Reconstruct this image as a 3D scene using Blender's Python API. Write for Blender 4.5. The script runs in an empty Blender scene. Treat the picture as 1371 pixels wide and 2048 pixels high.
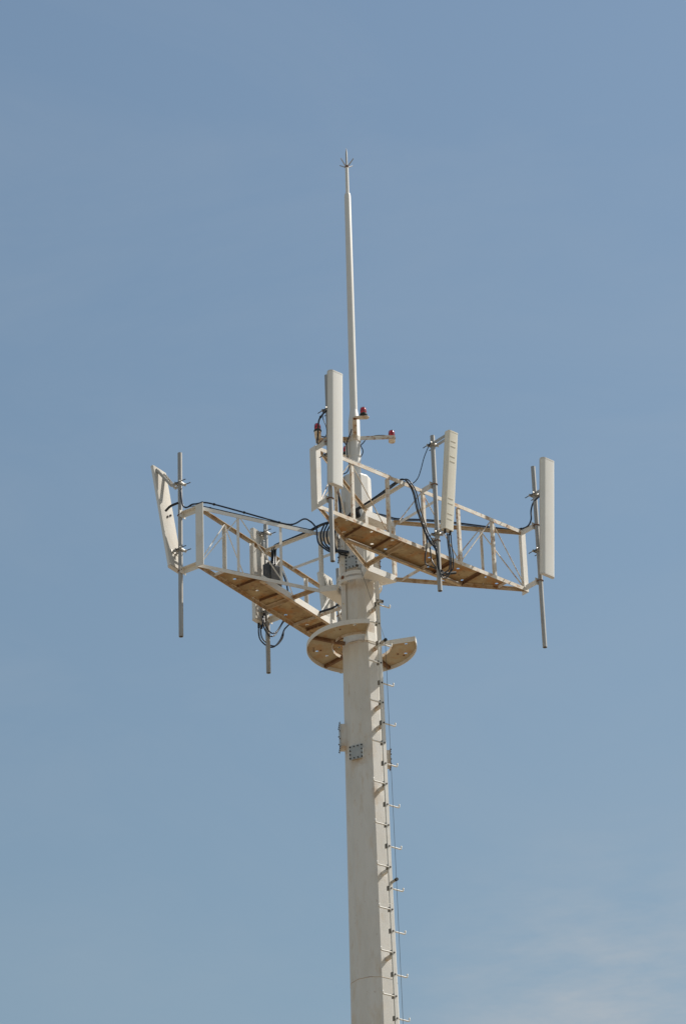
import bpy, bmesh, math, random
from mathutils import Vector, Matrix
R = math.radians
random.seed(7)
scn = bpy.context.scene
col = scn.collection

# ------------------------------------------------------------------ camera
cam_d = bpy.data.cameras.new('camera')
cam = bpy.data.objects.new('camera', cam_d); col.objects.link(cam)
cam.location = (0, 0, 1.6)
PITCH, ROLL = R(29.987), R(-1.934)
cam.rotation_euler = (Matrix.Rotation(R(90) + PITCH, 3, 'X') @ Matrix.Rotation(ROLL, 3, 'Z')).to_euler()
cam_d.sensor_fit = 'HORIZONTAL'; cam_d.sensor_width = 36.0
cam_d.lens = 36.0 * 6908.3 / 1371.0
cam_d.clip_start = 0.5; cam_d.clip_end = 30000
scn.camera = cam

# ------------------------------------------------------------------ sky and sun
SUN_AZ, SUN_EL = R(18), R(50)            # azimuth from +X towards +Y
world = bpy.data.worlds.new('World'); scn.world = world; world.use_nodes = True
wn, wl = world.node_tree.nodes, world.node_tree.links
wn.clear()
wo = wn.new('ShaderNodeOutputWorld'); bg = wn.new('ShaderNodeBackground')
sky = wn.new('ShaderNodeTexSky'); sky.sky_type = 'NISHITA'; sky.sun_disc = False
sky.sun_elevation = SUN_EL; sky.sun_rotation = R(90) - SUN_AZ
sky.altitude = 0; sky.air_density = 2.0; sky.dust_density = 1.1; sky.ozone_density = 3.0
tc = wn.new('ShaderNodeTexCoord')
mp = wn.new('ShaderNodeMapping'); mp.inputs['Scale'].default_value = (3.0, 3.0, 9.0); mp.inputs['Rotation'].default_value = (0.25, 0.35, 0)
cn = wn.new('ShaderNodeTexNoise'); cn.inputs['Scale'].default_value = 2.2; cn.inputs['Detail'].default_value = 7; cn.inputs['Roughness'].default_value = 0.62; cn.inputs['Distortion'].default_value = 0.6
cr = wn.new('ShaderNodeMapRange'); cr.inputs['From Min'].default_value = 0.42; cr.inputs['From Max'].default_value = 0.85; cr.inputs['To Min'].default_value = 0.0; cr.inputs['To Max'].default_value = 0.17
veil = wn.new('ShaderNodeMix'); veil.data_type = 'RGBA'
veil.inputs['B'].default_value = (4.6, 5.2, 5.8, 1)          # thin high cloud
wl.new(tc.outputs['Generated'], mp.inputs['Vector']); wl.new(mp.outputs['Vector'], cn.inputs['Vector'])
wl.new(cn.outputs['Fac'], cr.inputs['Value']); wl.new(cr.outputs['Result'], veil.inputs['Factor'])
# one soft bank of thin cloud low on the right of the pole
cv = wn.new('ShaderNodeVectorMath'); cv.operation = 'DISTANCE'; cv.inputs[1].default_value = (0.0722, 0.9327, 0.3533)
wl.new(tc.outputs['Generated'], cv.inputs[0])
cf = wn.new('ShaderNodeMapRange'); cf.interpolation_type = 'SMOOTHSTEP'; cf.inputs['From Min'].default_value = 0.085; cf.inputs['From Max'].default_value = 0.0; cf.inputs['To Max'].default_value = 1.0
wl.new(cv.outputs['Value'], cf.inputs['Value'])
mp2 = wn.new('ShaderNodeMapping'); mp2.inputs['Scale'].default_value = (30, 30, 110); mp2.inputs['Rotation'].default_value = (0, 0.35, 0)
cn2 = wn.new('ShaderNodeTexNoise'); cn2.inputs['Scale'].default_value = 1.0; cn2.inputs['Detail'].default_value = 6; cn2.inputs['Roughness'].default_value = 0.6
wl.new(tc.outputs['Generated'], mp2.inputs['Vector']); wl.new(mp2.outputs['Vector'], cn2.inputs['Vector'])
cr2 = wn.new('ShaderNodeMapRange'); cr2.inputs['From Min'].default_value = 0.28; cr2.inputs['From Max'].default_value = 0.72; cr2.inputs['To Max'].default_value = 0.95
wl.new(cn2.outputs['Fac'], cr2.inputs['Value'])
mu = wn.new('ShaderNodeMath'); mu.operation = 'MULTIPLY'; wl.new(cf.outputs['Result'], mu.inputs[0]); wl.new(cr2.outputs['Result'], mu.inputs[1])
bank = wn.new('ShaderNodeMix'); bank.data_type = 'RGBA'; bank.inputs['B'].default_value = (4.9, 5.4, 5.9, 1)
wl.new(mu.outputs[0], bank.inputs['Factor']); wl.new(veil.outputs['Result'], bank.inputs['A'])
wl.new(sky.outputs['Color'], veil.inputs['A']); wl.new(bank.outputs['Result'], bg.inputs['Color'])
bg.inputs['Strength'].default_value = 0.088
wl.new(bg.outputs['Background'], wo.inputs['Surface'])

sd = bpy.data.lights.new('sun', 'SUN'); sd.energy = 5.0; sd.angle = R(0.53); sd.color = (1.0, 0.945, 0.86)
sun = bpy.data.objects.new('sun', sd); col.objects.link(sun)
sv = Vector((math.cos(SUN_EL) * math.cos(SUN_AZ), math.cos(SUN_EL) * math.sin(SUN_AZ), math.sin(SUN_EL)))
sun.rotation_euler = sv.to_track_quat('Z', 'Y').to_euler(); sun.location = (60, 60, 80)

scn.view_settings.view_transform = 'Standard'; scn.view_settings.look = 'None'
scn.view_settings.exposure = 0.0; scn.view_settings.gamma = 1.0
scn.view_settings.use_curve_mapping = False

# ------------------------------------------------------------------ materials
def pbr(name, base, rough=0.5, metal=0.0, stains=(), bump=0.0, bscale=60, spec=0.5):
    """stains: list of (colour, scale3, low, high, amount, detail)"""
    m = bpy.data.materials.new(name); m.use_nodes = True
    n, l = m.node_tree.nodes, m.node_tree.links
    b = n['Principled BSDF']
    b.inputs['Roughness'].default_value = rough; b.inputs['Metallic'].default_value = metal
    b.inputs['Specular IOR Level'].default_value = spec
    geo = n.new('ShaderNodeNewGeometry')
    src = None
    for i, (c, sc, lo, hi, amt, det) in enumerate(stains):
        mpn = n.new('ShaderNodeMapping'); mpn.inputs['Scale'].default_value = sc; mpn.inputs['Location'].default_value = (i * 3.7, i * 1.3, i * 5.1)
        l.new(geo.outputs['Position'], mpn.inputs['Vector'])
        no = n.new('ShaderNodeTexNoise'); no.inputs['Scale'].default_value = 1.0; no.inputs['Detail'].default_value = det; no.inputs['Roughness'].default_value = 0.65
        l.new(mpn.outputs['Vector'], no.inputs['Vector'])
        mr = n.new('ShaderNodeMapRange'); mr.inputs['From Min'].default_value = lo; mr.inputs['From Max'].default_value = hi; mr.inputs['To Max'].default_value = amt
        l.new(no.outputs['Fac'], mr.inputs['Value'])
        mx = n.new('ShaderNodeMix'); mx.data_type = 'RGBA'
        if src is None: mx.inputs['A'].default_value = (*base, 1)
        else: l.new(src, mx.inputs['A'])
        mx.inputs['B'].default_value = (*c, 1)
        l.new(mr.outputs['Result'], mx.inputs['Factor']); src = mx.outputs['Result']
    if src is None: b.inputs['Base Color'].default_value = (*base, 1)
    else: l.new(src, b.inputs['Base Color'])
    if bump:
        no = n.new('ShaderNodeTexNoise'); no.inputs['Scale'].default_value = bscale; no.inputs['Detail'].default_value = 4
        l.new(geo.outputs['Position'], no.inputs['Vector'])
        bp = n.new('ShaderNodeBump'); bp.inputs['Strength'].default_value = bump; bp.inputs['Distance'].default_value = 0.01
        l.new(no.outputs['Fac'], bp.inputs['Height']); l.new(bp.outputs['Normal'], b.inputs['Normal'])
    return m
RUST = (0.30, 0.13, 0.045); TAN = (0.46, 0.33, 0.19)
M = {}
M['pole'] = pbr('pole_paint', (0.715, 0.69, 0.645), 0.5, 0, [((0.60, 0.57, 0.51), (3, 3, 0.9), 0.42, 0.70, 0.7, 5), ((0.62, 0.50, 0.36), (6, 6, 2.4), 0.54, 0.74, 0.6, 7), ((0.50, 0.37, 0.23), (10, 10, 2.2), 0.60, 0.78, 0.75, 7), (RUST, (30, 30, 22), 0.66, 0.73, 0.75, 5)], 0.06, 25)
M['spire'] = pbr('spire_paint', (0.70, 0.685, 0.645), 0.45, 0, [((0.42, 0.38, 0.33), (20, 20, 3), 0.55, 0.8, 0.5, 5), ((0.25, 0.16, 0.1), (40, 40, 14), 0.70, 0.76, 0.7, 4)])
M['paint'] = pbr('frame_paint', (0.74, 0.715, 0.66), 0.5, 0, [((0.58, 0.50, 0.39), (6, 6, 4), 0.52, 0.78, 0.55, 5), (RUST, (14, 14, 14), 0.64, 0.76, 0.7, 7)], 0.05, 60)
M['rustpaint'] = pbr('rusty_frame_paint', (0.72, 0.68, 0.60), 0.6, 0, [((0.56, 0.42, 0.26), (5, 5, 5), 0.44, 0.66, 0.8, 6), ((0.38, 0.18, 0.065), (12, 12, 12), 0.525, 0.63, 0.9, 8), ((0.16, 0.08, 0.04), (30, 30, 30), 0.66, 0.74, 0.7, 6)], 0.08, 60)
M['floor'] = pbr('stained_floor_steel', (0.33, 0.22, 0.105), 0.7, 0, [((0.47, 0.36, 0.20), (3.5, 3.5, 3.5), 0.44, 0.62, 0.9, 6), ((0.40, 0.18, 0.05), (5, 5, 5), 0.49, 0.62, 0.9, 8), ((0.14, 0.065, 0.025), (9, 9, 9), 0.55, 0.66, 0.9, 8), ((0.30, 0.15, 0.05), (40, 40, 40), 0.60, 0.70, 0.6, 5)], 0.1, 40)
M['disc'] = pbr('stained_disc_steel', (0.42, 0.33, 0.20), 0.65, 0, [((0.50, 0.42, 0.28), (4, 4, 4), 0.42, 0.68, 0.8, 5), ((0.42, 0.22, 0.08), (5, 5, 5), 0.50, 0.66, 0.8, 8), (RUST, (38, 38, 38), 0.66, 0.73, 0.7, 5)], 0.08, 40)
M['rust'] = pbr('rusted_rib', (0.19, 0.095, 0.04), 0.8, 0, [((0.13, 0.065, 0.03), (16, 16, 16), 0.40, 0.65, 0.9, 6), ((0.45, 0.32, 0.2), (9, 9, 9), 0.56, 0.70, 0.8, 5)], 0.2, 60)
M['brown'] = pbr('stained_shade_tinted_flange', (0.50, 0.38, 0.24), 0.7, 0, [((0.60, 0.50, 0.36), (6, 6, 6), 0.42, 0.66, 0.8, 5), ((0.40, 0.20, 0.07), (6, 6, 6), 0.50, 0.64, 0.8, 7), ((0.20, 0.10, 0.045), (12, 12, 12), 0.56, 0.70, 0.85, 7)], 0.1, 50)  # dust and rust, with underside shade and warm ground bounce painted in
M['galv'] = pbr('galvanised_pipe', (0.40, 0.395, 0.38), 0.5, 0.25, [((0.30, 0.285, 0.265), (12, 12, 2.5), 0.42, 0.7, 0.7, 4), ((0.46, 0.36, 0.25), (10, 10, 4), 0.62, 0.78, 0.5, 5)], 0.04, 80)
M['zinc'] = pbr('zinc_bracket', (0.48, 0.46, 0.42), 0.5, 0.3, [((0.30, 0.26, 0.2), (22, 22, 22), 0.48, 0.7, 0.7, 5)])
M['darkzinc'] = pbr('dull_zinc_lug', (0.20, 0.18, 0.15), 0.6, 0.2)
M['plate'] = pbr('galvanised_cover', (0.42, 0.43, 0.42), 0.5, 0.3, [((0.5, 0.5, 0.48), (18, 18, 18), 0.45, 0.65, 0.7, 5), (RUST, (20, 20, 20), 0.66, 0.76, 0.6, 5)])
M['radome'] = pbr('antenna_shell', (0.74, 0.73, 0.69), 0.4, 0, [((0.68, 0.655, 0.60), (5, 5, 1.5), 0.45, 0.75, 0.5, 4)])
M['seam'] = pbr('antenna_end_cap', (0.64, 0.625, 0.59), 0.5)
M['back'] = pbr('antenna_back', (0.56, 0.53, 0.475), 0.85, 0.0, [((0.50, 0.45, 0.38), (8, 8, 5), 0.5, 0.75, 0.6, 5), ((0.25, 0.2, 0.15), (45, 45, 30), 0.68, 0.73, 0.8, 3)])
M['cream'] = pbr('cream_antenna_shell', (0.80, 0.765, 0.66), 0.45, 0, [((0.73, 0.68, 0.55), (5, 5, 1.5), 0.45, 0.75, 0.6, 4)])
M['bolt'] = pbr('dark_bolt', (0.07, 0.06, 0.055), 0.6, 0.3)
M['rustbolt'] = pbr('rusty_bolt', (0.22, 0.09, 0.035), 0.8, 0, [((0.12, 0.05, 0.03), (60, 60, 60), 0.4, 0.6, 0.8, 3)])
M['cable'] = pbr('black_cable', (0.016, 0.018, 0.024), 0.38)
M['bluecable'] = pbr('dark_blue_cable', (0.012, 0.025, 0.055), 0.38)
M['rubber'] = pbr('black_rubber', (0.02, 0.02, 0.02), 0.7)
M['radio'] = pbr('dark_radio_case', (0.055, 0.058, 0.06), 0.55, 0.1, [((0.16, 0.15, 0.14), (12, 12, 12), 0.5, 0.7, 0.6, 4)])
M['lightbase'] = pbr('dark_green_base', (0.035, 0.042, 0.036), 0.5)
M['wire'] = pbr('steel_wire', (0.06, 0.07, 0.07), 0.5, 0.3)
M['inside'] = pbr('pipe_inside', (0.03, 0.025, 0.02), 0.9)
M['red'] = pbr('red_glass', (0.70, 0.018, 0.026), 0.12, 0, [((0.45, 0.01, 0.015), (60, 60, 10), 0.5, 0.65, 0.6, 2)])
M['red'].node_tree.nodes['Principled BSDF'].inputs['Transmission Weight'].default_value = 0.35
M['red'].node_tree.nodes['Principled BSDF'].inputs['Coat Weight'].default_value = 0.5
M['ground'] = pbr('sandy_ground', (0.25, 0.20, 0.145), 0.95, 0, [((0.19, 0.155, 0.11), (0.05, 0.05, 0.05), 0.4, 0.65, 0.8, 6), ((0.31, 0.25, 0.18), (0.6, 0.6, 0.6), 0.45, 0.65, 0.6, 6)], 0.4, 3)

def rust_spots(m, spots, colour):
    """run-off stains of their own shape round fittings: (x, y, z, radius, vertical stretch)"""
    n, l = m.node_tree.nodes, m.node_tree.links; b = n['Principled BSDF']
    src = b.inputs['Base Color'].links[0].from_socket
    geo = n.new('ShaderNodeNewGeometry'); no = n.new('ShaderNodeTexNoise'); no.inputs['Scale'].default_value = 22; no.inputs['Detail'].default_value = 8
    l.new(geo.outputs['Position'], no.inputs['Vector'])
    for x, y, z, r, k in spots:
        mpn = n.new('ShaderNodeMapping'); mpn.inputs['Location'].default_value = (-x / r, -y / r, -z / (r * k)); mpn.inputs['Scale'].default_value = (1 / r, 1 / r, 1 / (r * k))
        l.new(geo.outputs['Position'], mpn.inputs['Vector'])
        ln = n.new('ShaderNodeVectorMath'); ln.operation = 'LENGTH'; l.new(mpn.outputs['Vector'], ln.inputs[0])
        ad = n.new('ShaderNodeMath'); ad.operation = 'ADD'; l.new(ln.outputs['Value'], ad.inputs[0]); l.new(no.outputs['Fac'], ad.inputs[1])
        mr = n.new('ShaderNodeMapRange'); mr.inputs['From Min'].default_value = 1.5; mr.inputs['From Max'].default_value = 0.55; mr.inputs['To Max'].default_value = 0.6
        l.new(ad.outputs[0], mr.inputs['Value'])
        mx = n.new('ShaderNodeMix'); mx.data_type = 'RGBA'; mx.inputs['B'].default_value = (*colour, 1)
        l.new(mr.outputs['Result'], mx.inputs['Factor']); l.new(src, mx.inputs['A']); src = mx.outputs['Result']
    l.new(src, b.inputs['Base Color'])
rust_spots(M['pole'], [(0.203 - 0.12, 43.72, 22.80, 0.16, 0.7), (0.203 - 0.29, 43.90, 23.05, 0.12, 1.6), (0.203 - 0.10, 43.76, 25.88, 0.15, 0.6), (0.203 + 0.28, 44.05, 22.8, 0.14, 1.4),
    (0.203 - 0.1, 43.77, 25.62, 0.22, 0.45), (0.203 + 0.14, 43.77, 24.95, 0.1, 1.5), (0.203 + 0.12, 43.72, 22.3, 0.07, 3.0)], (0.46, 0.29, 0.14))

# ------------------------------------------------------------------ helpers
def mk(name, bm, mat, parent=None, smooth=False, loc=None, mat2=None):
    me = bpy.data.meshes.new(name)
    bmesh.ops.recalc_face_normals(bm, faces=bm.faces)
    bm.to_mesh(me); bm.free()
    me.materials.append(M[mat])
    if mat2: me.materials.append(M[mat2])
    if smooth:
        for p in me.polygons: p.use_smooth = True
        if smooth is not True:
            me.set_sharp_from_angle(angle=R(smooth))
    o = bpy.data.objects.new(name, me); col.objects.link(o)
    if parent is not None: o.parent = parent
    if loc is not None: o.location = loc
    return o
def link_copy(o, parent, loc=None, rot=None):
    c = o.copy(); col.objects.link(c); c.parent = parent
    if loc is not None: c.location = loc
    if rot is not None: c.rotation_euler = rot
    return c
def thing(name, label, cat, loc=(0, 0, 0), rz=0.0, group=None):
    o = bpy.data.objects.new(name, None); col.objects.link(o)
    o.empty_display_size = 0.1
    o.location = loc; o.rotation_euler = (0, 0, rz)
    o['label'] = label; o['category'] = cat
    if group: o['group'] = group
    return o
def tag(o, label, cat, group=None):
    o['label'] = label; o['category'] = cat
    if group: o['group'] = group
    return o
def copy_tree(o, parent=None):
    c = o.copy(); col.objects.link(c)
    if parent is not None: c.parent = parent
    for ch in list(o.children): copy_tree(ch, c)
    return c
def prism(bm, p0, p1, prof, a, b, second=()):
    p0, p1, a, b = Vector(p0), Vector(p1), Vector(a), Vector(b)
    v0 = [bm.verts.new(p0 + a * x + b * y) for x, y in prof]
    v1 = [bm.verts.new(p1 + a * x + b * y) for x, y in prof]
    n = len(prof)
    for i in range(n):
        f = bm.faces.new((v0[i], v0[(i + 1) % n], v1[(i + 1) % n], v1[i]))
        if i in second: f.material_index = 1
    bm.faces.new(v0); bm.faces.new(v1[::-1])
def rect(w, h, cx=0, cy=0): return [(cx - w / 2, cy - h / 2), (cx + w / 2, cy - h / 2), (cx + w / 2, cy + h / 2), (cx - w / 2, cy + h / 2)]
def ell(L, H, t):                      # outer leg along b at a=0, top leg along a
    return [(0, 0), (t, 0), (t, H - t), (L, H - t), (L, H), (0, H)]
def vell(la, lb, t):                   # corner at origin, legs along +a and +b
    return [(0, 0), (la, 0), (la, t), (t, t), (t, lb), (0, lb)]
def box(bm, c, s, rot=None):
    vs = []
    for dx in (-.5, .5):
        for dy in (-.5, .5):
            for dz in (-.5, .5):
                v = Vector((dx * s[0], dy * s[1], dz * s[2]))
                if rot is not None: v = rot @ v
                vs.append(bm.verts.new(Vector(c) + v))
    for f in ((0, 1, 3, 2), (4, 6, 7, 5), (0, 4, 5, 1), (2, 3, 7, 6), (0, 2, 6, 4), (1, 5, 7, 3)): bm.faces.new([vs[i] for i in f])
def bevel(bm, w, seg=2):
    bmesh.ops.bevel(bm, geom=list(bm.edges), offset=w, segments=seg, affect='EDGES', profile=0.5)
def smooth_path(pts, n=6):
    P = [Vector(p) for p in pts]
    if len(P) < 3: return P
    out = []
    Q = [P[0] * 2 - P[1]] + P + [P[-1] * 2 - P[-2]]
    for i in range(1, len(Q) - 2):
        a, b, c, d = Q[i - 1], Q[i], Q[i + 1], Q[i + 2]
        for k in range(n):
            t = k / n
            out.append(0.5 * (2 * b + (c - a) * t + (2 * a - 5 * b + 4 * c - d) * t * t + (3 * b - a - 3 * c + d) * t ** 3))
    out.append(P[-1])
    return out
def tube(bm, pts, r, seg=8, cap=True):
    P = [Vector(p) for p in pts]
    rr = r if isinstance(r, (list, tuple)) else [r] * len(P)
    rings = []; up = None
    for i, p in enumerate(P):
        d = (P[min(i + 1, len(P) - 1)] - P[max(i - 1, 0)]).normalized()
        if up is None:
            up = Vector((0, 0, 1)) if abs(d.z) < 0.9 else Vector((1, 0, 0))
        s = d.cross(up).normalized(); up = s.cross(d).normalized()
        rings.append([bm.verts.new(p + (s * math.cos(2 * math.pi * k / seg) + up * math.sin(2 * math.pi * k / seg)) * rr[i]) for k in range(seg)])
    for a, b in zip(rings, rings[1:]):
        for k in range(seg): bm.faces.new((a[k], a[(k + 1) % seg], b[(k + 1) % seg], b[k]))
    if cap: bm.faces.new(rings[0]); bm.faces.new(rings[-1][::-1])
def lathe(bm, prof, seg=16, c=(0, 0, 0), cap=True, a0=0.0):
    rings = [[bm.verts.new((c[0] + r * math.cos(a0 + 2 * math.pi * k / seg), c[1] + r * math.sin(a0 + 2 * math.pi * k / seg), c[2] + z)) for k in range(seg)] for r, z in prof]
    for a, b in zip(rings, rings[1:]):
        for k in range(seg): bm.faces.new((a[k], a[(k + 1) % seg], b[(k + 1) % seg], b[k]))
    if cap: bm.faces.new(rings[0]); bm.faces.new(rings[-1][::-1])
def holed_plate(bm, outline, holes, z0, z1, r=0.02, seg=10):
    """flat plate with round holes, outline = list of (x, y)"""
    edges = []; 
    def loop(pts):
        vs = [bm.verts.new((x, y, z0)) for x, y in pts]
        for i in range(len(vs)): edges.append(bm.edges.new((vs[i], vs[(i + 1) % len(vs)])))
    loop(outline)
    for hx, hy in holes: loop([(hx + r * math.cos(2 * math.pi * k / seg), hy + r * math.sin(2 * math.pi * k / seg)) for k in range(seg)])
    g = bmesh.ops.triangle_fill(bm, use_beauty=True, use_dissolve=False, edges=edges)
    fs = [f for f in g['geom'] if isinstance(f, bmesh.types.BMFace)]
    e = bmesh.ops.extrude_face_region(bm, geom=fs)
    for v in e['geom']:
        if isinstance(v, bmesh.types.BMVert): v.co.z = z1
def disc_bolt(bm, c, n, r=0.012, h=0.012, seg=6):
    n = Vector(n).normalized(); tube(bm, [Vector(c) - n * 0.004, Vector(c) + n * h], r, seg)

# ------------------------------------------------------------------ ground
bm = bmesh.new(); bmesh.ops.create_grid(bm, x_segments=2, y_segments=2, size=9000)
g = mk('ground', bm, 'ground'); g['kind'] = 'structure'

# ------------------------------------------------------------------ the pole
X0, Y0, ZB, H = 0.203, 44.0, 25.683, 1.013
PSI1, PSI2 = -48.584, 145.575
def fdir(phi):                    # phi: degrees to the right of the direction towards the viewer's ground point
    return Vector((math.sin(R(phi)), -math.cos(R(phi)), 0))
pole = thing('monopole', 'tall cream painted twelve-sided steel monopole standing on sandy ground', 'tower', (X0, Y0, 0))
A0 = R(-90 - 10)                  # one corner of the twelve-sided section
def rlow(z): return 0.283 + (24.37 - z) * 0.0094
def rup(z): return 0.226 + (27.53 - z) * 0.0118
bm = bmesh.new(); lathe(bm, [(rlow(z), z) for z in (0.06, 6, 12, 18, 22, 24.69)], 12, a0=A0)
mk('lower_shaft', bm, 'pole', pole)
bm = bmesh.new(); lathe(bm, [(rup(z), z) for z in (24.4, 25.5, 26.5, 27.50)] + [(rup(27.5) - 0.012, 27.53)], 12, a0=A0)
mk('upper_shaft', bm, 'pole', pole)
bm = bmesh.new(); lathe(bm, [(rlow(24.68) + 0.004, 24.672), (rlow(24.68) + 0.006, 24.70), (rup(24.7) + 0.001, 24.706)], 12, a0=A0, cap=False)
mk('joint_rim', bm, 'rustpaint', pole)
bm = bmesh.new(); lathe(bm, [(0.115, 27.53), (0.115, 27.555), (0.088, 27.565)], 20)
mk('top_flange', bm, 'rust', pole, 30)
bm = bmesh.new(); lathe(bm, [(0.75, 0.0), (0.75, 0.06), (0.5, 0.06)], 24)
mk('base_plate', bm, 'rustpaint', pole, 30)
# thin weld seam rings
for z, rr in ((19.52, rlow), (26.62, rup)):
    bm = bmesh.new(); lathe(bm, [(rr(z), z - 0.004), (rr(z) + 0.003, z), (rr(z), z + 0.004)], 12, a0=A0, cap=False)
    mk('weld_seam', bm, 'brown', pole)
# bolted hand-hole covers
def hatch(phi, z, rad, w, h, out, mat='plate', neck='pole'):
    n = fdir(phi); t = Vector((-n.y, n.x, 0)); up = Vector((0, 0, 1)); ap = rad * math.cos(R(15))
    c = n * ap + up * z
    bm = bmesh.new(); prism(bm, c - n * 0.02, c + n * (out - 0.006), rect(w - 0.05, h - 0.05), t, up)
    nk = mk('hatch_frame', bm, neck, pole)
    bm = bmesh.new(); prism(bm, c + n * (out - 0.006), c + n * out, rect(w, h), t, up)
    pl = mk('hatch_cover', bm, mat, nk)
    k = 4
    for i in range(k):
        for (a, b) in ((-1 + 2 * i / (k - 1), -1), (-1 + 2 * i / (k - 1), 1), (-1, -1 + 2 * i / (k - 1)), (1, -1 + 2 * i / (k - 1))):
            if abs(a) == 1 and abs(b) != 1 or abs(b) == 1:
                if abs(a) == 1 and abs(b) == 1 and (i not in (0, k - 1)): continue
                bm = bmesh.new(); q = c + n * out + t * a * (w / 2 - 0.018) + up * b * (h / 2 - 0.018)
                disc_bolt(bm, (0, 0, 0), n, 0.0105, 0.012)
                mk('bolt', bm, 'bolt', nk, loc=q)
hatch(-25, ZB - 2.755, rlow(22.9), 0.215, 0.215, 0.03)
hatch(-85, ZB - 2.40, rlow(23.2), 0.23, 0.40, 0.075)
hatch(95, ZB - 2.74, rlow(22.9), 0.23, 0.26, 0.06, 'rust', 'rustpaint')
hatch(-25, ZB + 0.335, rup(26.0), 0.20, 0.20, 0.02)
hatch(-85, ZB + 0.62, rup(26.3), 0.2, 0.30, 0.055)
hatch(95, ZB + 0.38, rup(26.0), 0.2, 0.30, 0.07, 'rust', 'rustpaint')
# flat cable strip bolted down the upper shaft
n = fdir(-20); t = Vector((-n.y, n.x, 0)); up = Vector((0, 0, 1))
def strip_pt(z): return Vector((-0.232 - (26 - z) * 0.009, -0.155 - (26 - z) * 0.006, z))
bm = bmesh.new()
prism(bm, strip_pt(27.08), strip_pt(24.9), [(-.036, 0), (.036, 0), (.036, -.06), (-.036, -.06)], t, n)
strip = mk('cable_strip', bm, 'pole', pole)
for k in range(7):
    z = 25.05 + k * 0.32
    bm = bmesh.new(); disc_bolt(bm, (0, 0, 0), n, 0.013, 0.01, 8); mk('bolt', bm, 'rustpaint', strip, loc=strip_pt(z))
# clamping collars that carry the platforms
def collar(zc):
    for dz in (-0.045, 0.045):
        bm = bmesh.new(); r0 = 0.318
        lathe(bm, [(r0, zc + dz - 0.028), (r0 + 0.01, zc + dz - 0.028), (r0 + 0.01, zc + dz + 0.028), (r0, zc + dz + 0.028), (r0, zc + dz - 0.028)], 40, cap=False)
        mk('collar_band', bm, 'paint', pole, 40)
    for phi in (-40, 50, 140, 230):
        n = fdir(phi - 5); t = Vector((-n.y, n.x, 0))
        bm = bmesh.new(); prism(bm, n * (rup(zc) * 0.96) + up * zc, n * 0.334 + up * zc, rect(0.07, 0.13), t, up)
        pad = mk('collar_pad', bm, 'paint', pole)
        bm = bmesh.new(); disc_bolt(bm, (0, 0, 0), n, 0.028, 0.012, 10); mk('bolt', bm, 'rustbolt', pad, loc=n * 0.336 + up * zc)
collar(ZB + 0.075); collar(ZB + H - 0.075)

# ------------------------------------------------------------------ lightning mast on top
sp = thing('lightning_mast', 'slim white tubular mast with pronged lightning rod above the pole', 'mast', (X0, Y0, 27.55))
sp.rotation_euler = (0, R(0.38), 0)
bm = bmesh.new(); lathe(bm, [(0.086, 0), (0.086, 1.0), (0.080, 1.02), (0.060, 1.18)], 24); mk('lower_sleeve', bm, 'spire', sp, 30)
bm = bmesh.new(); lathe(bm, [(0.058, 1.0), (0.054, 3.2), (0.050, 5.10), (0.042, 5.14), (0.03, 5.15)], 24); mk('mast_tube', bm, 'spire', sp, 30)
bm = bmesh.new(); lathe(bm, [(0.027, 5.13), (0.026, 5.66)], 14); mk('rod_holder', bm, 'spire', sp, 30)
bm = bmesh.new(); lathe(bm, [(0.029, 5.64), (0.029, 5.675), (0.02, 5.68)], 14); mk('rod_collar', bm, 'rustbolt', sp, 30)
bm = bmesh.new(); lathe(bm, [(0.016, 5.66), (0.015, 5.92), (0.002, 6.02)], 10); mk('centre_rod', bm, 'galv', sp, 30)
for k in range(4):
    a = R(50 + 90 * k)
    bm = bmesh.new(); d = Vector((math.cos(a), math.sin(a), 0))
    tube(bm, [d * 0.02 + up * 5.655, d * 0.14 + up * 5.75], [0.0105, 0.007], 6); mk('prong', bm, 'galv', sp)
bm = bmesh.new(); lathe(bm, [(0.0855, 0.36), (0.09, 0.365), (0.09, 0.372), (0.0855, 0.377)], 24, cap=False); mk('weld_ring', bm, 'spire', sp, 30)

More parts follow.
